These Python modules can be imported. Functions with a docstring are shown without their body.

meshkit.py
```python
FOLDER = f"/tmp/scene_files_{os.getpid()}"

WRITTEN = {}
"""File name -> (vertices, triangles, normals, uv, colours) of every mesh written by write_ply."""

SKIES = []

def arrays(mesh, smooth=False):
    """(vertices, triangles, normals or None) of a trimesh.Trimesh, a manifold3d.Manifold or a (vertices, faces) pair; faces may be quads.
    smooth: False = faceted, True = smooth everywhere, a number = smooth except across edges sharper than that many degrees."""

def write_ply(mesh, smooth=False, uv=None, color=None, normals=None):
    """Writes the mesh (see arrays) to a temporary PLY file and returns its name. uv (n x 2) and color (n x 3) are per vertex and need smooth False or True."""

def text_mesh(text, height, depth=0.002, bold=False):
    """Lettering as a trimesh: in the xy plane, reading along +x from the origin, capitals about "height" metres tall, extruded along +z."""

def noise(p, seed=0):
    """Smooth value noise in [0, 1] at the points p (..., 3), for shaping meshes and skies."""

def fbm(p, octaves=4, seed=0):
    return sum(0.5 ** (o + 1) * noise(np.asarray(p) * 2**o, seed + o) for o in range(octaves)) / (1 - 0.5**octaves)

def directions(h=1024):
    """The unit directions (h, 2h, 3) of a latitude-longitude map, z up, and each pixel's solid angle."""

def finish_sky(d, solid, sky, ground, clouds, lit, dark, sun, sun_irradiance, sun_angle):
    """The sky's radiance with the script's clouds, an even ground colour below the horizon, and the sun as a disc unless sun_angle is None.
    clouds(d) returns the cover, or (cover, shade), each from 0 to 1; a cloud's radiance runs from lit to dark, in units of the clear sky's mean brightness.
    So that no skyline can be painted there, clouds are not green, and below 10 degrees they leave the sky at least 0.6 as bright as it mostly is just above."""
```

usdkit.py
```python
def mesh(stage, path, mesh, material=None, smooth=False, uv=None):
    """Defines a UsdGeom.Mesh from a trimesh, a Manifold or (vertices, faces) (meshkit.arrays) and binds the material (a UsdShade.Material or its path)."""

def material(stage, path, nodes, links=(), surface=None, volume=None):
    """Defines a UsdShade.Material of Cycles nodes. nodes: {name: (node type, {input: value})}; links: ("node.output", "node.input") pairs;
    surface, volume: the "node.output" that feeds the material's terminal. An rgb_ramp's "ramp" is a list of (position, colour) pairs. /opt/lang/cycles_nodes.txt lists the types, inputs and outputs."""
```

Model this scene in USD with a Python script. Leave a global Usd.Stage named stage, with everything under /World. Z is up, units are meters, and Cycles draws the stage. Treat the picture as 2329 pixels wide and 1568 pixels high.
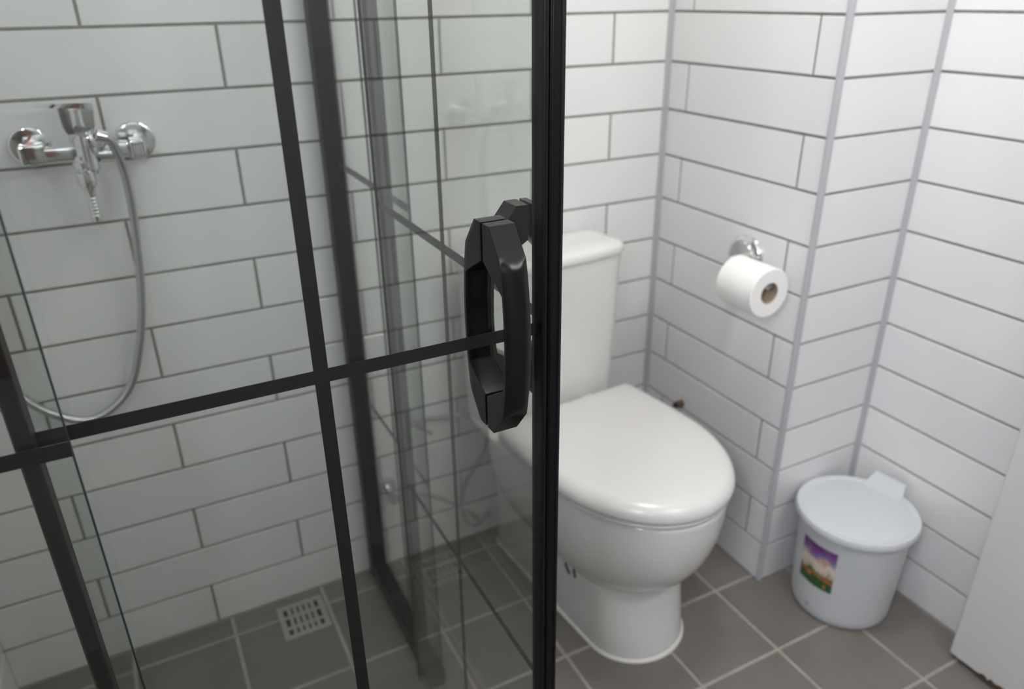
import math, random, numpy as np, trimesh, manifold3d, usdkit, meshkit
from shapely.geometry import Polygon
from pxr import Usd, UsdGeom, UsdLux, Gf, Sdf, UsdShade

stage = Usd.Stage.CreateInMemory()
UsdGeom.SetStageUpAxis(stage, 'Z'); UsdGeom.SetStageMetersPerUnit(stage, 1.0)
UsdGeom.Xform.Define(stage, '/World'); UsdGeom.Scope.Define(stage, '/World/Looks')
rnd = random.Random(7)

# ------------------------------------------------------------------ camera
CAM = np.array([0.0, -1.4452, 1.2748]); YAW, PITCH, ROLL = 0.47288, 0.43629, -0.013583
F_PX = 1714.1
cam = UsdGeom.Camera.Define(stage, '/World/Camera')
_f0 = np.array([math.sin(YAW), math.cos(YAW), 0]); _r0 = np.array([math.cos(YAW), -math.sin(YAW), 0]); _u0 = np.array([0, 0, 1.0])
_fw = math.cos(PITCH) * _f0 - math.sin(PITCH) * _u0; _up = math.sin(PITCH) * _f0 + math.cos(PITCH) * _u0
_r = math.cos(ROLL) * _r0 + math.sin(ROLL) * _up; _u = -math.sin(ROLL) * _r0 + math.cos(ROLL) * _up
M = Gf.Matrix4d(*[float(x) for x in (*_r, 0, *_u, 0, *(-_fw), 0, *CAM, 1)])
cam.AddTransformOp().Set(M)
cam.CreateHorizontalApertureAttr(36.0); cam.CreateVerticalApertureAttr(36.0 * 1568 / 2329)
cam.CreateFocalLengthAttr(36.0 * F_PX / 2329); cam.CreateClippingRangeAttr(Gf.Vec2f(0.02, 100))
cam.CreateFStopAttr(4.8); cam.CreateFocusDistanceAttr(0.68)
cam.CreateExposureAttr(0.05)

# ------------------------------------------------------------------ lights (bodies of the lamp and window are built below)
def rect_light(path, w, h, pos, rot, color, intensity):
    l = UsdLux.RectLight.Define(stage, path)
    l.CreateWidthAttr(w); l.CreateHeightAttr(h); l.CreateColorAttr(Gf.Vec3f(*color)); l.CreateIntensityAttr(intensity)
    l.AddTranslateOp().Set(Gf.Vec3d(*pos)); l.AddRotateXYZOp().Set(Gf.Vec3f(*rot))
    return l
LAMP_POS = (0.75, -0.62, 2.28)
LAMP_COLOR, LAMP_POWER = (1.0, 0.95, 0.88), 38
WINDOW_COLOR, WINDOW_POWER = (0.86, 0.91, 1.0), 36
MIRROR_COLOR, MIRROR_POWER = (1.0, 0.975, 0.95), 80

# ------------------------------------------------------------------ helpers
_used = {}
def path_for(name, parent=None):
    base = (parent.GetPath().pathString if parent is not None else '/World') + '/'
    n = _used.get(base + name, 0); _used[base + name] = n + 1
    return base + (name if n == 0 else '%s_%03d' % (name, n))
def tag(prim, label=None, cat=None, group=None, kind=None):
    for k, v in (('label', label), ('category', cat), ('group', group), ('kind', kind)):
        if v: prim.SetCustomDataByKey(k, v)
    return prim
def thing(name, label, cat, loc=(0, 0, 0), rotz=0, group=None, kind=None):
    x = UsdGeom.Xform.Define(stage, path_for(name))
    x.AddTranslateOp().Set(Gf.Vec3d(*loc))
    if rotz: x.AddRotateZOp().Set(rotz)
    return tag(x.GetPrim(), label, cat, group, kind)
def obj(name, m, mat, parent=None, smooth=False, label=None, uv=None, kind=None):
    p = usdkit.mesh(stage, path_for(name, parent), m, mat, smooth=smooth, uv=uv).GetPrim()
    if label: p.SetCustomDataByKey('label', label)
    if kind: p.SetCustomDataByKey('kind', kind)
    return p
cat_ = trimesh.util.concatenate
def box(lo, hi):
    lo, hi = np.array(lo, float), np.array(hi, float)
    lo, hi = np.minimum(lo, hi), np.maximum(lo, hi)
    m = trimesh.creation.box(hi - lo); m.apply_translation((lo + hi) / 2); return m
def rbox(lo, hi, r=0.002, steps=1):
    lo, hi = np.array(lo, float), np.array(hi, float)
    lo, hi = np.minimum(lo, hi), np.maximum(lo, hi)
    r = min(r, (hi - lo).min() * 0.49); P = []
    dirs = []
    for i in range(steps + 1):
        for j in range(steps + 1):
            a, b = math.pi / 2 * i / steps, math.pi / 2 * j / steps
            dirs.append((math.cos(b) * math.cos(a), math.cos(b) * math.sin(a), math.sin(b)))
    if steps == 1: dirs = [(1, 0, 0), (0, 1, 0), (0, 0, 1)]
    for sx in (-1, 1):
        for sy in (-1, 1):
            for sz in (-1, 1):
                s = np.array([sx, sy, sz]); c = np.where(s > 0, hi - r, lo + r)
                for d in dirs: P.append(c + r * s * np.array(d))
    return trimesh.convex.convex_hull(np.array(P))
def cyl(p0, p1, r, r1=None, sides=32):
    r1 = r if r1 is None else r1
    return tube([p0, p1], [r, r1], sides)
def tube(pts, radii, sides=12, cap=True):
    p = np.asarray(pts, float); n = len(p); radii = np.broadcast_to(radii, (n,))
    t = np.gradient(p, axis=0); t /= np.linalg.norm(t, axis=1, keepdims=True)
    a = np.cross(t[0], [0.31, 0.17, 0.93]);
    if np.linalg.norm(a) < 0.1: a = np.cross(t[0], [0.93, 0.17, 0.31])
    a /= np.linalg.norm(a); V = []
    ang = np.arange(sides) * 2 * np.pi / sides
    for i in range(n):
        a = a - t[i] * (a @ t[i]); a /= np.linalg.norm(a); b = np.cross(t[i], a)
        V.append(p[i] + radii[i] * (np.cos(ang)[:, None] * a + np.sin(ang)[:, None] * b))
    V = np.vstack(V); F = []
    for i in range(n - 1):
        for j in range(sides):
            k = (j + 1) % sides
            F += [[i * sides + j, i * sides + k, (i + 1) * sides + k], [i * sides + j, (i + 1) * sides + k, (i + 1) * sides + j]]
    if cap:
        c0, c1 = len(V), len(V) + 1; V = np.vstack([V, p[0], p[-1]])
        for j in range(sides):
            k = (j + 1) % sides
            F += [[c0, k, j], [c1, (n - 1) * sides + j, (n - 1) * sides + k]]
    return trimesh.Trimesh(V, F, process=False)
def lathe(profile, sections=48):
    """profile: (r, z) pairs from bottom axis to top axis"""
    return trimesh.creation.revolve(np.array(profile, float), sections=sections)
def loft(sections, capa=True, capb=True):
    n = len(sections[0]); V = np.vstack(sections); F = []
    for i in range(len(sections) - 1):
        for j in range(n):
            k = (j + 1) % n
            F += [[i * n + j, i * n + k, (i + 1) * n + k], [i * n + j, (i + 1) * n + k, (i + 1) * n + j]]
    for cap, i, s in ((capa, 0, -1), (capb, len(sections) - 1, 1)):
        if cap:
            c = len(V); V = np.vstack([V, sections[i].mean(0)])
            for j in range(n):
                k = (j + 1) % n
                F.append([c, i * n + j, i * n + k] if s > 0 else [c, i * n + k, i * n + j])
    return trimesh.Trimesh(V, F, process=False)
def smoothpath(pts, n):
    from scipy.interpolate import CubicSpline
    p = np.array(pts, float); d = np.r_[0, np.cumsum(np.linalg.norm(np.diff(p, axis=0), axis=1))]
    return CubicSpline(d, p)(np.linspace(0, d[-1], n))
def ribbed(pts, r, pitch, sides=12, depth=0.12):
    base = smoothpath(pts, 400); L = np.linalg.norm(np.diff(base, axis=0), axis=1).sum()
    n = int(L / pitch) * 3; p = smoothpath(pts, n)
    return tube(p, [r * (1 - depth * (i % 3 == 0)) for i in range(n)], sides)
def rotated(m, axis, deg, about=(0, 0, 0)):
    m.apply_transform(trimesh.transformations.rotation_matrix(math.radians(deg), axis, about)); return m

# ------------------------------------------------------------------ materials
def principled(name, base, rough=0.5, bump=None, vary=None, bevel=None, **kw):
    n = {'p': ('principled_bsdf', dict(base_color=base, roughness=rough, **kw))}; L = []
    if vary or bump:
        n['g'] = ('geometry', {})
    if vary:
        sc, amt = vary; b2 = tuple(max(0, c * (1 - amt)) for c in base)
        n['vn'] = ('noise_texture', dict(scale=sc, detail=4.0)); n['vr'] = ('rgb_ramp', {'ramp': [(0.3, b2), (0.7, base)]})
        L += [('g.position', 'vn.vector'), ('vn.fac', 'vr.fac'), ('vr.color', 'p.base_color')]
    if bevel:
        n['bv'] = ('bevel', dict(radius=bevel, samples=6)); L.append(('bv.bevel', 'p.normal'))
    if bump:
        sc, st, dist = bump
        n['bn'] = ('noise_texture', dict(scale=sc, detail=3.0)); n['b'] = ('bump', dict(strength=st, distance=dist))
        L += [('g.position', 'bn.vector'), ('bn.fac', 'b.height'), ('b.normal', 'p.normal')]
        if bevel: L = [l for l in L if l[1] != 'p.normal' or l[0] == 'b.normal'] + [('bv.bevel', 'b.normal')]
    return usdkit.material(stage, '/World/Looks/' + name, n, L, surface='p.BSDF')
TILE = [principled('white_tile_%d' % i, c, 0.16, bump=(5.0, 0.05, 0.02)) for i, c in
        enumerate([(0.775, 0.775, 0.78), (0.76, 0.762, 0.77), (0.79, 0.788, 0.785)])]
GROUT = principled('grey_grout', (0.27, 0.26, 0.24), 0.9, vary=(30, 0.25))
FTILE = [principled('taupe_floor_tile_%d' % i, c, 0.34, vary=(9, 0.12), bump=(120, 0.08, 0.002)) for i, c in
         enumerate([(0.185, 0.168, 0.152), (0.175, 0.160, 0.146), (0.196, 0.177, 0.160)])]
FGROUT = principled('beige_floor_grout', (0.40, 0.37, 0.335), 0.9, vary=(25, 0.25))
PAINT = principled('white_paint', (0.80, 0.80, 0.79), 0.6)
DOORPAINT = principled('white_door_paint', (0.66, 0.655, 0.645), 0.35)
GREYW = principled('grey_cabinet', (0.16, 0.155, 0.15), 0.5)
MIRROR = principled('mirror_glass', (0.5, 0.5, 0.5), 0.03, metallic=1.0)
DIMPAINT = principled('dim_wall_paint', (0.46, 0.45, 0.43), 0.7)
ROT = principled('rotten_wood', (0.16, 0.07, 0.03), 0.9, vary=(90, 0.7))
TRIM = principled('grey_corner_trim', (0.43, 0.435, 0.455), 0.75, specular_ior_level=0.2)
CERAMIC = principled('white_ceramic', (0.75, 0.745, 0.73), 0.12, coat_weight=0.3)
SEATMAT = principled('white_seat_plastic', (0.66, 0.655, 0.645), 0.20)
CAULK = principled('white_caulk', (0.80, 0.79, 0.75), 0.55)
CHROME = principled('chrome', (0.86, 0.87, 0.88), 0.06, metallic=1.0)
CHROME_D = principled('chrome_hose', (0.62, 0.63, 0.64), 0.22, metallic=1.0)
HOSEGREY = principled('braided_grey', (0.22, 0.22, 0.22), 0.5)
BLACKM = principled('black_frame', (0.005, 0.005, 0.006), 0.38, specular_ior_level=0.2)
BLACKP = principled('black_print', (0.009, 0.0088, 0.0085), 0.45, specular_ior_level=0.35)
HANDLE = principled('black_handle', (0.0055, 0.0055, 0.006), 0.24, bevel=0.0012, specular_ior_level=0.22)
SEAL = principled('black_rubber', (0.006, 0.006, 0.006), 0.5)
GEDGE = principled('glass_edge_green', (0.018, 0.028, 0.025), 0.3, specular_ior_level=0.3)
PAPER = principled('toilet_paper', (0.86, 0.85, 0.83), 0.95, bump=(300, 0.2, 0.001))
CARD = principled('cardboard', (0.36, 0.27, 0.20), 0.9)
BINM = principled('white_bin_plastic', (0.61, 0.632, 0.655), 0.38)
BRASS = principled('rusty_brass', (0.10, 0.055, 0.035), 0.6)
DARK = principled('dark_slot', (0.02, 0.02, 0.02), 0.7)
DRAINM = principled('pale_drain_plastic', (0.34, 0.33, 0.305), 0.5)
# clear glass: fresnel mirror over a slightly green transparent; the fresnel index is swapped on back faces
GLASS = usdkit.material(stage, '/World/Looks/clear_glass', {
    'geo': ('geometry', {}), 'ior': ('mix_float', {'a': 1.5, 'b': 1 / 1.5}), 'fr': ('fresnel', {}),
    't': ('transparent_bsdf', {'color': (0.925, 0.940, 0.928)}), 'gl': ('glossy_bsdf', {'color': (0.97, 0.97, 0.97), 'roughness': 0.0}),
    'mx': ('mix_closure', {})},
    [('geo.backfacing', 'ior.fac'), ('ior.result', 'fr.IOR'), ('fr.fac', 'mx.fac'), ('t.BSDF', 'mx.closure1'), ('gl.BSDF', 'mx.closure2')],
    surface='mx.closure')

# ------------------------------------------------------------------ setting
P = 0.103; TOP = 2.28; ZB = -0.0012           # tile course pitch; course k starts at ZB + k*P
X1, D1, X2, XL, YR = 1.1464, 0.4753, 1.4046, -0.402, -1.85
G = 0.0050                                    # joint width
COURSES = 22
def tile_mesh(u0, u1, v0, v1, frame, depth=0.008, ch=0.0009):
    """a glazed tile with a chamfered face; frame = origin, u axis, v axis, outward normal"""
    o, U, V, N = frame; tilt = [rnd.uniform(-0.0003, 0.0003) for _ in range(3)]
    def ring(d, ins):
        return [o + U * a + V * b + N * (d + (tilt[0] + tilt[1] * (a - u0) / max(u1 - u0, .05) + tilt[2] * (b - v0) / max(v1 - v0, .05) if d == 0 else 0))
                for a, b in ((u0 + ins, v0 + ins), (u1 - ins, v0 + ins), (u1 - ins, v1 - ins), (u0 + ins, v1 - ins))]
    A, B, C = ring(-depth, 0), ring(-ch, 0), ring(0, ch)
    W = np.array(A + B + C); F = []
    for base in (0, 4):
        for j in range(4):
            k = (j + 1) % 4
            F += [[base + j, base + k, base + 4 + k], [base + j, base + 4 + k, base + 4 + j]]
    F += [[8, 9, 10], [8, 10, 11], [0, 2, 1], [0, 3, 2]]
    m = trimesh.Trimesh(W, F, process=False)
    if np.dot(np.cross(U, V), N) < 0: m.invert()
    return m
def tiled_wall(name, label, frame, length, joints, backing):
    """joints(course) -> the u of the vertical joints of that course"""
    w = thing(name, label, 'wall', kind='structure')
    obj('grout', backing, GROUT, w)
    for k in range(COURSES):
        us = [0.0] + sorted(u for u in joints(k) if 0.015 < u < length - 0.015) + [length]
        for a, b in zip(us[:-1], us[1:]):
            g0 = 0 if a == 0 else G / 2; g1 = 0 if b == length else G / 2
            obj('tile', tile_mesh(a + g0, b - g1, ZB + k * P + G / 2, ZB + (k + 1) * P - G / 2, frame), TILE[rnd.randrange(3)], w)
    return w
v3 = lambda *a: np.array(a, float)
RC = 0.0022                                   # how far the joints lie back
L40 = 0.4026
# course index from the floor; the photo's course A-B is k = 11 (odd from the floor)
def back_j(k):
    a = 0.1899 if k % 2 == 1 else 0.1899 + L40 / 2
    return [a + i * L40 - XL for i in range(-4, 5)]
tiled_wall('wall_back', 'white tiled rear wall behind the shower mixer and toilet cistern', (v3(XL, 0, 0), v3(1, 0, 0), v3(0, 0, 1), v3(0, -1, 0)),
           X1 - XL, back_j, box((XL - .1, RC, -0.05), (X2 + .1, 0.06, TOP)))
tiled_wall('wall_recess', 'white tiled side wall carrying the toilet paper holder', (v3(X1, 0, 0), v3(0, -1, 0), v3(0, 0, 1), v3(-1, 0, 0)),
           D1, lambda k: [0.4136] if k % 2 == 1 else [0.0700], box((X1 + RC, 0.0021, -0.05), (X1 + .05, -D1 + RC, TOP)))
tiled_wall('wall_column', 'narrow white tiled face of the boxed column behind the waste bin', (v3(X1, -D1, 0), v3(1, 0, 0), v3(0, 0, 1), v3(0, -1, 0)),
           X2 - X1, lambda k: [], box((X1 + .050, -D1 + RC, -0.05), (X2, -D1 + .03, TOP)))
tiled_wall('wall_right', 'bright white tiled wall at the right beside the bin and white door', (v3(X2, -D1, 0), v3(0, -1, 0), v3(0, 0, 1), v3(-1, 0, 0)),
           1.10, lambda k: [0.4026, 0.8052] if k % 2 else [0.4026 * 1.0, 0.8052], box((X2 + RC, -D1 + .03, -0.05), (X2 + .06, YR - .06, TOP)))
tiled_wall('wall_left', 'white tiled wall on the left side of the shower', (v3(XL, 0, 0), v3(0, -1, 0), v3(0, 0, 1), v3(1, 0, 0)),
           1.30, lambda k: [0.2 + .4 * i for i in range(4)] if k % 2 else [.4 * i for i in range(1, 4)], box((XL - RC, 0.002, -0.05), (XL - .06, YR - .06, TOP)))
wf = thing('wall_front', 'plain painted wall behind the camera', 'wall', kind='structure')
obj('wall_face', box((XL - .06, YR - .06, -0.05), (X2 + .06, YR - .002, TOP)), DIMPAINT, wf)
obj('ceiling', box((XL - .1, YR - .1, TOP), (X2 + .1, 0.06, TOP + .05)), PAINT, None)
tag(stage.GetPrimAtPath('/World/ceiling'), 'plain white painted bathroom ceiling', 'ceiling', kind='structure')

# floor: 20 cm taupe tiles
fl = thing('floor', 'taupe square floor tiles with pale joints under the toilet and shower', 'floor', kind='structure')
obj('grout', box((XL - .06, YR - .06, -0.05), (X2 + .06, 0.06, -0.0018)), FGROUT, fl)
xs = [XL] + [0.0153 + 0.2037 * k for k in range(-1, 7)] + [X2]
ys = [0, -0.0624, -0.266, -0.4535, -0.650, -0.845, -1.045, -1.245, -1.445, -1.645, YR]
FG = 0.0072
for a, b in zip(xs[:-1], xs[1:]):
    for c, d in zip(ys[:-1], ys[1:]):
        if (a + b) / 2 > X1 and (c + d) / 2 > -D1 + .05: continue
        obj('tile', tile_mesh(a + FG / 2, min(b, X2) - FG / 2, -c + FG / 2 if c < 0 else 0.003, -d - FG / 2,
                              (v3(0, 0, 0), v3(1, 0, 0), v3(0, -1, 0), v3(0, 0, 1)), depth=0.008, ch=0.0012), FTILE[rnd.randrange(3)], fl)

# corner trims
def quarter(cx, cy, r, a0, a1, z0, z1, n=8):
    pts = [(cx, cy)] + [(cx + r * math.cos(t), cy + r * math.sin(t)) for t in np.linspace(a0, a1, n)]
    m = trimesh.creation.extrude_polygon(Polygon(pts), z1 - z0, engine='earcut'); m.apply_translation((0, 0, z0)); return m
def cove(x, y, sx, sy, r):
    """a concave strip filling an inner corner at (x, y); the room lies towards sx, sy"""
    pts = [(x, y), (x + sx * r, y)] + [(x + sx * (r - r * .75 * math.sin(t)), y + sy * (r - r * .75 * math.cos(t))) for t in np.linspace(0.15, math.pi / 2 - .15, 6)] + [(x, y + sy * r)]
    m = trimesh.creation.extrude_polygon(Polygon(pts).buffer(0), TOP, engine='earcut'); return m
for nm, m, lab in (('trim_1', cove(X1, 0, -1, -1, .0105), 'grey vertical trim in the inner corner between cistern wall and paper holder wall'),
                   ('trim_2', quarter(X1 + .0062, -D1 + .0062, .0098, math.pi, 1.5 * math.pi, 0, TOP), 'grey vertical trim on the projecting column corner right of the paper roll'),
                   ('trim_3', cove(X2, -D1, -1, -1, .0095), 'grey vertical trim in the inner corner above the waste bin')):
    obj(nm, m, TRIM, None, smooth=35); tag(stage.GetPrimAtPath('/World/' + nm), lab, 'trim', kind='structure')

# white door leaf standing open against the right wall
d1 = thing('door_1', 'white door leaf standing open against the right wall, its bottom edge rotted', 'door', kind='structure')
leaf = rbox((1.332, -0.831, 0.012), (1.372, -1.53, 2.02), 0.003)
obj('leaf', leaf, DOORPAINT, d1)
chips = []
for i in range(16):
    y = -0.895 - 0.0085 * i + rnd.uniform(-.003, .003); h = 0.004 + 0.012 * abs(math.sin(i * 1.7)) * (0.3 + i / 12); w = rnd.uniform(.005, .010)
    chips.append(trimesh.convex.convex_hull(np.array([(1.3315 - rnd.uniform(.0003, .001), y + sx * w * f, z) for sx in (-1, 1) for f, z in ((1, .0115), (.45, .012 + h))] +
                                                     [(1.335, y + sx * w, z) for sx in (-1, 1) for z in (.0115, .012 + h * .5)])))
obj('rotted_edge', cat_(chips), ROT, d1, label='rust brown chipped wood along the bottom edge')
obj('hinge', cat_([cyl((1.380, -1.535, z), (1.380, -1.535, z + .1), .007) for z in (.25, 1.0, 1.75)]), CHROME, d1, smooth=35)
obj('door_handle', cat_([tube(smoothpath([(1.3325, -.885, 1.04), (1.29, -.885, 1.04), (1.283, -.90, 1.04), (1.283, -.99, 1.04)], 20), .008), rbox((1.326, -.87, .93), (1.3325, -.90, 1.10), .003)]), CHROME, d1, smooth=35)

# behind the camera: brown wooden door and a high window
tw = thing('bath_towel', 'reddish brown bath towel hanging on the wall behind the camera', 'towel', (-0.30, YR, 1.62))
cols = np.linspace(-.085, .085, 41); tv = []
for z in np.linspace(0, -.95, 30):
    tv.append(np.array([(x * (1 - .25 * math.exp(z * 6)), .020 + .010 * math.sin(x * 55 + z * 2) * min(1, -z * 5 + .2), z) for x in cols] + [(x * (1 - .25 * math.exp(z * 6)), .012 + .010 * math.sin(x * 55 + z * 2) * min(1, -z * 5 + .2), z) for x in cols[::-1]]))
obj('cloth', loft(tv), principled('towel_red_brown', (0.17, 0.040, 0.030), 0.95), tw, smooth=60)
obj('hook', cat_([cyl((0, 0, -.005), (0, .035, .0), .008), cyl((0, .035, 0), (0, .036, .02), .009)]), CHROME, tw, smooth=40)
w1 = thing('window_1', 'small frosted window in the left wall behind the camera', 'window', kind='structure')
WY0, WY1, WZ0, WZ1 = -1.73, -1.38, 1.40, 1.85
obj('frame', cat_([rbox((XL - .001, WY0 - .04, WZ0 - .04), (XL + .025, WY1 + .04, WZ0), .004), rbox((XL - .001, WY0 - .04, WZ1), (XL + .025, WY1 + .04, WZ1 + .04), .004),
                   rbox((XL - .001, WY0 - .04, WZ0), (XL + .025, WY0, WZ1), .004), rbox((XL - .001, WY1, WZ0), (XL + .025, WY1 + .04, WZ1), .004)]), DOORPAINT, w1)
PANE = usdkit.material(stage, '/World/Looks/lit_frosted_pane', {'e': ('emission', {'color': WINDOW_COLOR, 'strength': WINDOW_POWER})}, [], surface='e.emission')
obj('pane', box((XL - .001, WY0, WZ0), (XL + .012, WY1, WZ1)), PANE, w1)
mir = thing('mirror_cabinet', 'grey mirror cabinet with a light bar on the wall behind the camera', 'mirror cabinet')
obj('cabinet', rbox((0.50, YR - .001, 1.05), (1.20, YR + .10, 1.68), .004), GREYW, mir)
obj('mirror', box((0.515, YR + .0995, 1.065), (1.185, YR + .102, 1.665)), MIRROR, mir)
obj('light_housing', rbox((0.58, YR + .02, 1.70), (1.12, YR + .17, 1.76), .006, 2), GREYW, mir)
BARM = usdkit.material(stage, '/World/Looks/mirror_light', {'e': ('emission', {'color': MIRROR_COLOR, 'strength': MIRROR_POWER})}, [], surface='e.emission')
for x in (.68, .85, 1.02):
    bl = trimesh.creation.icosphere(3, .042); bl.apply_translation((x, YR + .20, 1.73)); obj('bulb', bl, BARM, mir, smooth=True)
lamp = thing('ceiling_lamp', 'round flat ceiling lamp with a frosted diffuser', 'lamp', LAMP_POS)
obj('housing', lathe([(0, 0), (.15, 0), (.16, -.008), (.16, -.045), (.152, -.05), (.152, -.044), (0, -.044)][::-1]), PAINT, lamp, smooth=35)
DIFF = usdkit.material(stage, '/World/Looks/lamp_diffuser', {'e': ('emission', {'color': LAMP_COLOR, 'strength': LAMP_POWER})}, [], surface='e.emission')
obj('diffuser', lathe([(0, -.056), (.10, -.054), (.150, -.046), (.150, -.0445), (0, -.0445)]), DIFF, lamp, smooth=40)

# ------------------------------------------------------------------ shower enclosure: frame and fixed glass
YD, YF, XD, XF = -0.8805, -0.9050, 0.3300, 0.3585
ZG0, ZG1, ZS = 0.013, 1.950, [0.502, 0.991, 1.480]
T = 0.002                                     # half thickness of the panes
SW = 0.0061                                   # half width of the printed bars
def pane(name, axis, c, a0, a1, z0, z1, parent, label=None):
    """a pane in the plane x = c ('x') or y = c ('y') from a0 to a1, with its polished edges as a sub-part"""
    P3 = (lambda d, a, z: (c + d, a, z)) if axis == 'x' else (lambda d, a, z: (a, c + d, z))
    g = obj(name, box(P3(-T, a0, z0), P3(T, a1, z1)), GLASS, parent, label=label)
    lo, hi = min(a0, a1), max(a0, a1); e = 0.0006
    obj('polished_edge', cat_([box(P3(-T, lo - e, z0), P3(T, lo + e, z1)), box(P3(-T, hi - e, z0), P3(T, hi + e, z1))]), GEDGE, g, label='dark green polished glass edge')
    return g
def hbars(axis, c, a0, a1, parent, side):
    for z in ZS:
        P3 = (lambda d, a, zz: (c + d, a, zz)) if axis == 'x' else (lambda d, a, zz: (a, c + d, zz))
        obj('grid_bar', box(P3(side * (T - .0001), a0, z - SW), P3(side * (T + .0005), a1, z + SW)), BLACKP, parent)
def vbar(axis, c, a, parent, side, w=SW):
    P3 = (lambda d, b, zz: (c + d, b, zz)) if axis == 'x' else (lambda d, b, zz: (b, c + d, zz))
    obj('grid_bar', box(P3(side * (T - .0001), a - w, ZG0), P3(side * (T + .00045), a + w, ZG1)), BLACKP, parent)
enc = thing('shower_enclosure', 'black framed shower enclosure with fixed clear panes along two sides', 'shower enclosure')
pane('fixed_pane', 'y', YF, XL + .02, -0.0708, 0.03, ZG1, enc)
hbars('y', YF, XL + .022, -0.0712, enc, -1); vbar('y', YF, -0.232, enc, -1)
pane('fixed_pane', 'x', XF, -0.03, -0.424, 0.03, ZG1, enc)
hbars('x', XF, -0.045, -0.4235, enc, 1); vbar('x', XF, -0.238, enc, 1)
obj('wall_profile', rbox((XF - .0185, -0.0005, 0.0), (XF + .0185, -0.034, 2.0), .002), BLACKM, enc)
obj('wall_profile', rbox((XL + .0005, YF - .0185, 0.0), (XL + .034, YF + .0185, 2.0), .002), BLACKM, enc)
obj('bottom_rail', rbox((XF - .0185, -0.034, 0.0), (XF + .016, -0.400, 0.042), .003), BLACKM, enc)
obj('bottom_rail', rbox((XL + .034, YF - .014, 0.0), (-0.10, YF + .0185, 0.042), .003), BLACKM, enc)
obj('top_rail', rbox((XD - .02, -0.0005, 1.955), (XF + .02, YF - .02, 2.0), .003), BLACKM, enc)
obj('top_rail', rbox((XL + .0005, YF - .02, 1.955), (XD - .02, YD + .02, 2.0), .003), BLACKM, enc)

# handles: one half of a back-to-back pair, bowed out from the glass
def handle_half(n=41):
    hz, hw = 0.100, 0.0123
    zs = sorted(set(np.round(np.r_[np.linspace(-hz, hz, n), -.0662, -.0652, .0652, .0662], 5)))
    rows = []
    for z in zs:
        a = abs(z); arc = 0.0445 * math.sqrt(max(0, 1 - (a / 0.128) ** 2)); facet = 0.0125 + (hz - a) * 0.80
        inner = 0.0 if a > 0.0657 else min(0.0360 * math.sqrt(max(0, 1 - (a / 0.115) ** 2)), 0.0005 + (0.0657 - a) * 1.6)
        row = []
        for t in np.linspace(-1, 1, 9):
            row.append((t * hw, min(arc - 0.0036 * abs(t) ** 2.4, facet), z))
        e = min(row[0][1] - 0.0008, inner + (0.0016 if inner > 0.01 else 0))
        row += [(hw, e, z), (hw * .7, inner, z), (0, inner, z), (-hw * .7, inner, z), (-hw, e, z)]
        rows.append(np.array(row))
    m = loft(rows); m.fix_normals(); return m
HALF = handle_half()
def place_half(x_dir, out, centre, depth=1.0):
    """x_dir: the direction of the handle's width, out: away from the glass"""
    m = HALF.copy(); m.apply_scale([1, depth, 1]); R = np.eye(4); R[:3, 0], R[:3, 1], R[:3, 2], R[:3, 3] = x_dir, out, (0, 0, 1), centre
    m.apply_transform(R)
    if np.linalg.det(R[:3, :3]) < 0: m.invert()
    return m
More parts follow.
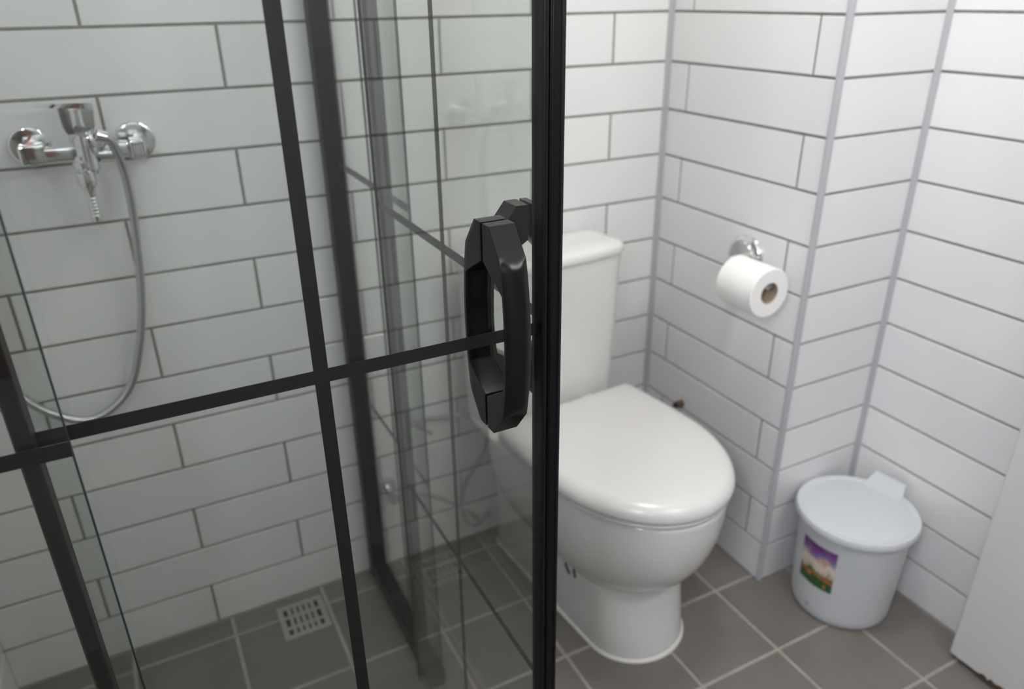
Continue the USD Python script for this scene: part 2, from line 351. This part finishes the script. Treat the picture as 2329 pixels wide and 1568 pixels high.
# front sliding door
fd = thing('shower_door', 'front sliding glass shower door with black grid bars nearest the camera', 'shower door')
pane('door_pane', 'y', YD, -0.1035, 0.3165, ZG0, ZG1, fd)
hbars('y', YD, -0.103, 0.3154, fd, -1); vbar('y', YD, 0.1115, fd, -1)
obj('overlap_seal', rbox((-0.1045, YD - .0185, ZG0), (-0.0925, YD + .004, ZG1), .0015), BLACKP, fd)
obj('edge_profile', rbox((0.3155, YD - .0105, ZG0 - .004), (0.3205, YD + .0110, ZG1), .0015, 2), BLACKM, fd, smooth=50)
obj('magnetic_seal', rbox((0.3200, YD - .0070, ZG0), (0.3226, YD + .0050, ZG1), .001), SEAL, fd)
obj('handle', place_half((1, 0, 0), (0, -1, 0), (0.2732, YD - .0021, .999)), HANDLE, fd, smooth=28, label='outer half of the black bow handle')
obj('handle', place_half((1, 0, 0), (0, 1, 0), (0.2732, YD + .0021, .999)), HANDLE, fd, smooth=28, label='inner half of the black bow handle')
obj('roller', cat_([cyl((x, YD + .001, 1.93), (x, YD + .014, 1.93), .014) for x in (-.05, .25)] + [box((x - .004, YD + .004, 1.93), (x + .004, YD + .012, 1.958)) for x in (-.05, .25)]), BLACKM, fd, smooth=35)
# side sliding door
sd = thing('shower_door', 'side sliding glass shower door between the shower tray and the toilet', 'shower door')
pane('door_pane', 'x', XD, -0.3605, -0.8715, ZG0, ZG1, sd)
hbars('x', XD, -0.3610, -0.868, sd, 1); vbar('x', XD, -0.612, sd, 1); vbar('x', XD, -0.368, sd, -1, .007)
obj('overlap_seal', rbox((XD + .0031, -0.3600, ZG0), (XD + .0205, -0.3760, ZG1), .001), BLACKM, sd)
obj('edge_profile', rbox((XD - .0072, -0.8690, ZG0 - .004), (XD + .0085, -0.8880, ZG1), .0025, 2), BLACKM, sd, smooth=50)
obj('profile_rib', cat_([rbox((XD - .0055, -0.8870, ZG0), (XD - .0035, -0.8892, ZG1), .0006), rbox((XD + .0035, -0.8870, ZG0), (XD + .0055, -0.8892, ZG1), .0006)]), BLACKM, sd)
obj('handle', place_half((0, 1, 0), (-1, 0, 0), (XD - .0021, -0.828, .997)), HANDLE, sd, smooth=28  , label='black bow handle on the inner side')
obj('handle', place_half((0, 1, 0), (1, 0, 0), (XD + .0021, -0.828, .997), .55), HANDLE, sd, smooth=28, label='shallow black outer half of the handle')
obj('roller', cat_([cyl((XD - .014, y, 1.93), (XD - .001, y, 1.93), .014) for y in (-.42, -.80)] + [box((XD - .012, y - .004, 1.93), (XD - .004, y + .004, 1.958)) for y in (-.42, -.80)]), BLACKM, sd, smooth=35)

# ------------------------------------------------------------------ shower mixer, hose and hand shower
mx = thing('shower_mixer', 'chrome wall mounted lever shower mixer on the tiled wall', 'shower mixer')
def rosette(x, z):
    m = lathe([(0, 0), (.0310, 0), (.0318, .002), (.0318, .0045), (.0308, .0072), (.0290, .0086), (.0265, .0092), (0, .0094)]); rotated(m, (1, 0, 0), 90); m.apply_translation((x, -.0002, z)); return m
for x, z in ((-.1215, 1.0625), (.0315, 1.0585)):
    obj('rosette', rosette(x, z), CHROME, mx, smooth=40)
    obj('inlet_nut', cat_([cyl((x + .004, -.012, z), (x + .004, -.046, z), .0135), rbox((x - .012, -.044, z - .0165), (x + .024 if x < 0 else x + .010, -.080, z + .0125), .004, 2)]), CHROME, mx, smooth=40)
obj('body', cat_([rbox((-.112, -.048, 1.046), (.020, -.076, 1.068), .005, 2), cyl((-.044, -.062, 1.030), (-.044, -.062, 1.092), .0185), cyl((-.044, -.062, 1.022), (-.044, -.062, 1.034), .0135, .0175)]), CHROME, mx, smooth=40)
lev = trimesh.convex.convex_hull(np.array([(x, y, z) for x, y0, y1, z0, z1 in ((-.098, -.074, -.056, 1.1285, 1.1315), (-.060, -.084, -.046, 1.1255, 1.1325), (-.019, -.084, -.044, 1.1210, 1.1310)) for y in (y0, y1) for z in (z0, z1)]))
cp = trimesh.convex.convex_hull(np.array([(x, y, z) for z, x0, x1, y0, y1 in ((1.125, -.067, -.019, -.084, -.044), (1.098, -.066, -.022, -.082, -.046), (1.086, -.062, -.026, -.078, -.048)) for x in (x0, x1) for y in (y0, y1)]))
obj('lever', cat_([lev, cp, cyl((-.044, -.087, 1.092), (-.044, -.087, 1.1235), .0085)]), CHROME, mx, smooth=20)
obj('diverter_knob', cat_([cyl((-.044, -.078, 1.094), (-.044, -.098, 1.094), .008), rotated(lathe([(0, 0), (.009, 0), (.011, .004), (.009, .010), (0, .012)], 24), (1, 0, 0), 90).apply_translation((-.032, -.080, 1.074))]), CHROME, mx, smooth=40)
obj('hose_outlet', cat_([cyl((-.026, -.066, 1.052), (.004, -.066, 1.052), .0125), cyl((-.024, -.080, 1.066), (-.018, -.094, 1.0815), .009, .0105)]), CHROME, mx, smooth=40)
sp = lathe([(0, -.105), (.0068, -.105), (.0078, -.1005)] + [(.0076 + .0012 * (i % 2), -.099 + .0028 * i) for i in range(14)] + [(.0082, -.058), (.0105, -.052), (.0145, -.046), (.0155, -.036), (.0150, -.026), (.0105, -.024), (.0105, -.020), (.0145, -.018), (.0150, -.010), (.0115, -.006), (.0115, 0), (0, 0)], 28)
sp.apply_translation((-.0515, -.068, 1.052))
obj('spout', sp, CHROME, mx, smooth=40)
hose = thing('shower_hose', 'ribbed chrome shower hose hanging in a loop below the mixer', 'hose')
HP = [(-.0165, -.098, 1.084), (-.0085, -.095, 1.078), (-.001, -.080, 1.058), (.0035, -.060, 1.024), (.004, -.045, .972), (-.001, -.036, .902), (-.010, -.032, .823), (-.025, -.032, .742), (-.045, -.034, .677),
      (-.073, -.036, .621), (-.107, -.038, .593), (-.146, -.040, .583), (-.178, -.040, .596), (-.207, -.040, .619), (-.237, -.040, .660), (-.268, -.040, .730), (-.291, -.042, .86), (-.302, -.046, 1.1), (-.304, -.05, 1.4), (-.305, -.052, 1.62)]
obj('hose', ribbed(HP, .0075, .0046, 10), CHROME_D, hose, smooth=60)
obj('end_nut', cyl((-.0235, -.099, 1.0855), (-.011, -.0965, 1.0805), .0095), CHROME, hose, smooth=40)
hs = thing('hand_shower', 'chrome hand shower hooked high on the tiled shower wall', 'hand shower')
obj('wall_bracket', cat_([rotated(lathe([(0, 0), (.024, 0), (.022, .012), (.012, .03), (0, .03)], 32), (1, 0, 0), 90).apply_translation((-.305, -.0004, 1.66)), cyl((-.305, -.052, 1.640), (-.305, -.052, 1.685), .015)]), CHROME, hs, smooth=40)
obj('grip', tube(smoothpath([(-.305, -.052, 1.62), (-.305, -.055, 1.70), (-.305, -.07, 1.80), (-.305, -.10, 1.86)], 20), np.linspace(.010, .014, 20), 16), CHROME, hs, smooth=40)
hd = lathe([(0, 0), (.045, 0), (.047, .006), (.040, .018), (.015, .028), (0, .03)], 40); rotated(hd, (1, 0, 0), 40).apply_translation((-.305, -.115, 1.845))
obj('spray_head', hd, CHROME, hs, smooth=40)

# floor drain
dr = thing('floor_drain', 'small square slotted floor drain in the shower corner', 'drain')
dx0, dx1, dy0, dy1 = .1085, .2105, -.0300, -.1360
obj('frame', cat_([box((dx0, dy0, -.002), (dx1, dy0 - .012, .0035)), box((dx0, dy1 + .012, -.002), (dx1, dy1, .0035)), box((dx0, dy0 - .0119, -.002), (dx0 + .012, dy1 + .0119, .0035)), box((dx1 - .012, dy0 - .0119, -.002), (dx1, dy1 + .0119, .0035))]), DRAINM, dr)
obj('sump', box((dx0 + .011, dy0 - .011, -.003), (dx1 - .011, dy1 + .011, .0008)), DARK, dr)
sl = []
nx = 6; wx = (dx1 - dx0 - .024) / nx
for i in range(nx - 1):
    sl.append(box((dx0 + .012 + wx * (i + 1) - .0042, dy0 - .012, -.001), (dx0 + .012 + wx * (i + 1) + .0042, dy1 + .012, .003)))
for f in (.36, .68):
    y = dy0 + (dy1 - dy0) * f; sl.append(box((dx0 + .012, y - .0045, -.001), (dx1 - .012, y + .0045, .0031)))
obj('grate', cat_(sl), DRAINM, dr)

# ------------------------------------------------------------------ toilet (built square, then turned a little, as it stands)
wc = thing('toilet', 'white ceramic toilet with its lid closed standing against the tiled wall', 'toilet', (.762, -.016, 0), 4.3)
def outline(hw, vb, vf, vc, hwb=None, rc=.02, n=112, cv=.33, inset=0.0):
    hwb = hw if hwb is None else hwb
    R = [(hwb + (hw - hwb) * math.sin(math.pi / 2 * t), vb + (vc - vb) * t) for t in np.linspace(0, 1, 10)]
    R += [(hw * math.cos(t), vc + (vf - vc) * math.sin(t)) for t in np.linspace(0.04, math.pi / 2, 30)]
    poly = Polygon(R + [(-x, v) for x, v in R[::-1]]).buffer(0)
    poly = poly.buffer(-rc).buffer(rc, quad_segs=12)
    if inset: poly = poly.buffer(-inset, quad_segs=12)
    ring = np.array(poly.exterior.coords)[:-1]; out = []
    from shapely.geometry import LineString
    for a in np.arange(n) * 2 * math.pi / n:
        q = poly.exterior.intersection(LineString([(0, cv), (3 * math.cos(a), cv + 3 * math.sin(a))]))
        q = q if q.geom_type == 'Point' else max(q.geoms, key=lambda g: g.distance(Polygon([(0, cv), (0, cv + 1e-4), (1e-4, cv)])))
        out.append((q.x, q.y))
    return np.array(out)
def sec(o, z): return np.c_[o[:, 0], -o[:, 1], np.full(len(o), z)]
def solid(sections):
    m = loft(sections); m.fix_normals()
    return manifold3d.Manifold(manifold3d.Mesh(np.asarray(m.vertices, np.float32), np.asarray(m.faces, np.uint32)))
ped = solid([sec(outline(hw, .012, vf, vc, rc=.03, cv=.28), z) + np.array([.007, 0, 0]) for z, hw, vf, vc in
             ((0.0, .1120, .534, .430), (.012, .1115, .533, .430), (.05, .1120, .523, .434), (.10, .1125, .510, .434), (.16, .1125, .498, .430), (.24, .1080, .476, .39), (.385, .10, .44, .34))])
bs = []
for t in np.linspace(0, 1, 16):
    k = (1 - (1 - t) ** 2.3) ** (1 / 1.9) if t > 0 else 0
    bs.append(sec(outline(.060 + .122 * k, .26 - .14 * k, .430 + .182 * k, .36, rc=.025, cv=.33), .146 + .257 * t))
bowl = solid(bs)
shelf = solid([sec(outline(.10 + .07 * f, .012, .30, .22, rc=.03, cv=.15), z) for z, f in ((.26, 0), (.31, .35), (.36, .8), (.385, 1), (.403, 1))])
body = ped + bowl + shelf
body = body.refine_to_length(.011)
bm = body.to_mesh(); bt = trimesh.Trimesh(np.array(bm.vert_properties[:, :3]), np.array(bm.tri_verts), process=True)
zflat = bt.vertices[:, 2] < .001
keep = bt.vertices.copy(); trimesh.smoothing.filter_taubin(bt, iterations=14)
bt.vertices[zflat] = keep[zflat]
obj('bowl', bt, CERAMIC, wc, smooth=60)
obj('seat', loft([sec(outline(.188 - i, .172, .616 - i, .375, .180 - i, .022), z) for z, i in ((.4035, .006), (.407, .001), (.4125, .0), (.4165, .004))]), SEATMAT, wc, smooth=50)
obj('lid', loft([sec(outline(.191, .168, .6195, .375, .182, .024, inset=i), z) for z, i in ((.4175, .004), (.4195, .0008), (.424, .0), (.432, .0006), (.439, .0035), (.4455, .009), (.450, .016), (.4535, .026), (.4555, .042), (.4565, .075), (.457, .12))]), SEATMAT, wc, smooth=50)
for s in (-1, 1):
    obj('hinge', cat_([rbox((s * .075 - .016, -.150, .403), (s * .075 + .016, -.172, .432), .005, 2)]), SEATMAT, wc, smooth=40)
def tank_out(hw, vf, inset=0, rc=.03, n=96):
    poly = Polygon([(-hw, .004), (hw, .004), (hw, vf - .02), (hw * .8, vf - .005), (hw * .4, vf), (-hw * .4, vf), (-hw * .8, vf - .005), (-hw, vf - .02)]).buffer(-rc).buffer(rc, quad_segs=10)
    if inset: poly = poly.buffer(-inset)
    out = []; cv = .075
    from shapely.geometry import LineString
    for a in np.arange(n) * 2 * math.pi / n:
        q = poly.exterior.intersection(LineString([(0, cv), (math.cos(a), cv + math.sin(a))])); out.append((q.x, q.y))
    return np.array(out)
obj('cistern', loft([sec(tank_out(hw, vf), z) for z, hw, vf in ((.4025, .162, .140), (.41, .170, .146), (.55, .175, .149), (.753, .181, .152))]), CERAMIC, wc, smooth=50)
obj('cistern_lid', loft([sec(tank_out(.186, .156, i), z) for z, i in ((.7535, .004), (.756, .0005), (.766, 0), (.773, .003), (.7775, .010), (.7800, .022), (.781, .045))]), CERAMIC, wc, smooth=50)
fb = lathe([(0, 0), (.023, 0), (.023, .005), (.019, .007), (0, .0075)], 40); fb.apply_translation((0, -.078, .7805))
obj('flush_button', fb, CHROME, wc, smooth=40)
o0 = outline(.1125, .012, .535, .430, rc=.03, cv=.28)
cr = np.c_[o0[:, 0] + .007, -o0[:, 1]]; cen = np.array([.007, -.28]); rad = cr - cen; rad /= np.linalg.norm(rad, axis=1, keepdims=True)
obj('sealant_bead', loft([np.c_[cr + rad * d, np.full(len(cr), z)] for d, z in ((-.004, .0002), (.0045, .0002), (.0040, .003), (.0015, .006), (-.003, .0075))]), CAULK, wc, smooth=60, label='pale silicone bead round the foot')
for v0, z0, v1, z1 in ((.330, .153, .348, .133), (.360, .160, .368, .138)):
    obj('fixing_slot', tube([(-.1048, -v0, z0), (-.1048, -(v0 * .9 + v1 * .1), z0 * .9 + z1 * .1), (-.1048, -(v0 * .1 + v1 * .9), z0 * .1 + z1 * .9), (-.1048, -v1, z1)], [.0014, .0038, .0038, .0014], 12), DARK, wc, smooth=50)

# angle valves and flexible hoses on the wall behind the side glass
def valve(name, label, x, z, lever):
    t = thing(name, label, 'valve', (x, 0, z))
    obj('rosette', rotated(lathe([(0, 0), (.024, 0), (.023, .006), (.012, .010), (0, .010)], 32), (1, 0, 0), 90).apply_translation((0, -.0003, 0)), CHROME, t, smooth=40)
    obj('valve_body', cat_([cyl((0, -.009, 0), (0, -.050, 0), .0095), cyl((-.0, -.040, 0), (.028, -.040, -.008), .0085)]), CHROME, t, smooth=40)
    obj('valve_knob', cat_([cyl((0, -.050, 0), (0, -.064, 0), .013), tube([(0, -.060, 0), (lever[0] * .5, -.064, lever[1] * .5), (lever[0], -.066, lever[1])], [.006, .005, .004])]), CHROME_D, t, smooth=40)
valve('angle_valve', 'upper small chrome angle valve seen through the side glass', .455, .416, (.045, -.040))
valve('angle_valve', 'lower small chrome angle valve seen through the side glass', .400, .228, (-.005, .030))
h2 = thing('flexible_hose', 'grey flexible hose looping from the upper angle valve', 'hose')
obj('hose', tube(smoothpath([(.481, -.040, .409), (.520, -.042, .400), (.572, -.046, .394), (.615, -.048, .376), (.639, -.048, .330), (.631, -.046, .272), (.598, -.044, .222), (.582, -.030, .160), (.586, -.026, .085), (.602, -.026, .055), (.636, -.026, .056)], 70), .0062), HOSEGREY, h2, smooth=60)
h3 = thing('flexible_hose', 'grey flexible hose sagging from the lower angle valve to the toilet foot', 'hose')
obj('hose', tube(smoothpath([(.426, -.040, .221), (.46, -.045, .212), (.500, -.055, .197), (.552, -.056, .158), (.590, -.058, .118), (.618, -.055, .086), (.640, -.050, .100)], 50), .0062), HOSEGREY, h3, smooth=60)
sv = thing('pipe_stub', 'rusty dark pipe stub on the tiled wall beside the toilet lid', 'pipe', (X1, -.151, .323))
obj('pipe', cyl((-.0003, 0, 0), (-.020, 0, 0), .0095, .0085), BRASS, sv, smooth=40)
obj('plug', cyl((-.019, 0, 0), (-.027, 0, 0), .0065, .0055, 6), DARK, sv)

# ------------------------------------------------------------------ toilet paper
RX, RZ, RY0, RY1 = 1.063, .7425, -.366, -.463
ph = thing('paper_holder', 'chrome wall holder with a round plate carrying the paper roll', 'paper holder')
pl = lathe([(0, 0), (.049, 0), (.049, .004), (.046, .010), (.038, .013), (.034, .013), (.033, .017), (0, .018)], 48); rotated(pl, (0, 1, 0), -90).apply_translation((X1 - .0003, -.309, .760))
obj('wall_plate', pl, CHROME, ph, smooth=35)
rz = RZ + .0145
obj('arm', cat_([rbox((X1 - .016, -.318, rz - .007), (RX + .03, -.298, rz + .007), .003, 2), tube(smoothpath([(RX + .030, -.309, rz), (RX + .012, -.326, rz), (RX, -.345, rz), (RX, -.37, rz), (RX, -.46, rz)], 12), .0062, 16), lathe([(0, 0), (.0085, 0), (.0085, .006), (0, .007)], 24).apply_transform(trimesh.transformations.rotation_matrix(math.pi / 2, (1, 0, 0))).apply_translation((RX, -.452, rz))]), CHROME, ph, smooth=35)
tp = thing('toilet_paper_roll', 'white toilet paper roll with a brown core on the chrome holder', 'toilet paper')
n = 64; rout, rin = .0500, .0218
prof = [(rin, 0), (rout - .002, 0), (rout, .002), (rout, .095), (rout - .002, .097), (rin, .097), (rin, 0)]
m = trimesh.creation.revolve(np.array(prof), sections=n); rotated(m, (1, 0, 0), 90); m.apply_translation((RX, RY0, RZ))
obj('paper', m, PAPER, tp, smooth=35)
m = trimesh.creation.revolve(np.array([(rin - .0012, .0005), (rin - .0001, .0005), (rin - .0001, .0965), (rin - .0012, .0965), (rin - .0012, .0005)]), sections=48); rotated(m, (1, 0, 0), 90); m.apply_translation((RX, RY0, RZ))
obj('cardboard_core', m, CARD, tp, smooth=35)
lf = []
for a in np.linspace(2.7, 3.55, 10): lf.append((RX + (rout + .0006) * math.cos(a), RZ + (rout + .0006) * math.sin(a)))
m = loft([np.array([(x, y, z) for x, z in lf] + [(x + .0004 * math.cos(a), y, z + .0004) for (x, z), a in list(zip(lf, np.linspace(2.7, 3.55, 10)))[::-1]]) for y in (RY0 - .003, RY1 + .003)])
obj('loose_sheet', m, PAPER, tp, smooth=35)

# ------------------------------------------------------------------ waste bin
BX, BY = 1.267, -.604
bn = thing('waste_bin', 'small white plastic waste bin with a lid in the corner', 'waste bin', (BX, BY, 0))
obj('bucket', lathe([(0, .0), (.094, .0), (.0985, .002), (.1025, .008), (.1045, .018), (.1055, .03), (.1135, .232), (.1165, .234), (.1165, .240), (0, .240)], 72), BINM, bn, smooth=35)
obj('lid', lathe([(.112, .2405), (.1245, .236), (.1262, .240), (.1262, .248), (.1235, .2535), (.118, .2545), (.1125, .2525), (.1105, .2510), (.09, .2545), (.05, .2575), (0, .2585)], 72), BINM, bn, smooth=40)
tb = [(.098, -.040, .2525), (.108, -.036, .2600), (.119, -.031, .274), (.1235, -.030, .281)]
V = []
for x, y, z in tb: V += [(x, y, z), (x, -y + .012, z), (x - .002, -y + .012, z - .006), (x - .002, y, z - .006)]
m = loft([np.array(V[i * 4:i * 4 + 4]) for i in range(4)]); m.fix_normals()
obj('hinge_tab', rotated(m, (0, 0, 1), 6), BINM, bn, smooth=30)
# picture label wrapped round the bucket
def rb(z): return .1055 + (z - .03) / .202 * .008 + .0005
def label_patch(a0, a1, zf0, zf1, z_lo, z_hi, d, n=16, k=14):
    A0, A1 = 161.0, 205.3; W = []; UV = []
    for j in range(k + 1):
        for i in range(n + 1):
            u = a0 + (a1 - a0) * i / n; v = zf0 + (zf1 - zf0) * j / k; z = z_lo + (z_hi - z_lo) * v
            a = math.radians(A0 + (A1 - A0) * u); r = rb(z) + d
            W.append((r * math.cos(a), r * math.sin(a), z)); UV.append((u, v))
    F = [[j * (n + 1) + i, j * (n + 1) + i + 1, (j + 1) * (n + 1) + i + 1] for j in range(k) for i in range(n)] + [[j * (n + 1) + i, (j + 1) * (n + 1) + i + 1, (j + 1) * (n + 1) + i] for j in range(k) for i in range(n)]
    return trimesh.Trimesh(W, F, process=False), UV
STICK = usdkit.material(stage, '/World/Looks/picture_label', {
    'uv': ('uvmap', {'attribute': 'st'}), 'sx': ('separate_xyz', {}),
    'n1': ('noise_texture', {'scale': 3.2, 'detail': 2.0}), 'n2': ('noise_texture', {'scale': 6.5, 'detail': 1.0}),
    'a1': ('math', {'math_type': 'multiply_add', 'value2': 0.55, 'value3': -0.275}), 'add': ('math', {'math_type': 'add'}),
    'r1': ('rgb_ramp', {'ramp': [(0.0, (.02, .12, .035)), (.20, (.03, .10, .03)), (.25, (.62, .16, .05)), (.31, (.05, .14, .04)), (.38, (.60, .52, .40)), (.56, (.72, .68, .60)), (.66, (.60, .36, .26)), (.72, (.20, .24, .50)), (.80, (.24, .10, .30)), (1.0, (.15, .04, .17))]}),
    'r2': ('rgb_ramp', {'ramp': [(.60, (0, 0, 0)), (.68, (1, 1, 1))]}), 'lo': ('math', {'math_type': 'less_than', 'value2': 0.42}), 'mk': ('math', {'math_type': 'multiply'}),
    'mx': ('mix_color', {'b': (.70, .20, .06)}), 'p': ('principled_bsdf', {'roughness': 0.35})},
    [('uv.UV', 'n1.vector'), ('uv.UV', 'n2.vector'), ('uv.UV', 'sx.vector'), ('n1.fac', 'a1.value1'), ('a1.value', 'add.value1'), ('sx.y', 'add.value2'), ('add.value', 'r1.fac'),
     ('n2.fac', 'r2.fac'), ('sx.y', 'lo.value1'), ('lo.value', 'mk.value1'), ('r2.color', 'mk.value2'), ('mk.value', 'mx.fac'), ('r1.color', 'mx.a'), ('mx.result', 'p.base_color')], surface='p.BSDF')
m, uv = label_patch(0, 1, 0, 1, .092, .2015, .0)
obj('picture_label', m, STICK, bn, uv=uv, label='small colourful picture label in purple, cream, green and orange')
m = rotated(lathe([(0, 0), (.0045, 0), (.0045, .0012), (0, .0015)], 16), (0, 1, 0), -90); m.apply_translation((-.1052, 0, .033))
obj('moulding_mark', m, principled('bin_mark', (.38, .40, .41), .5), bn)
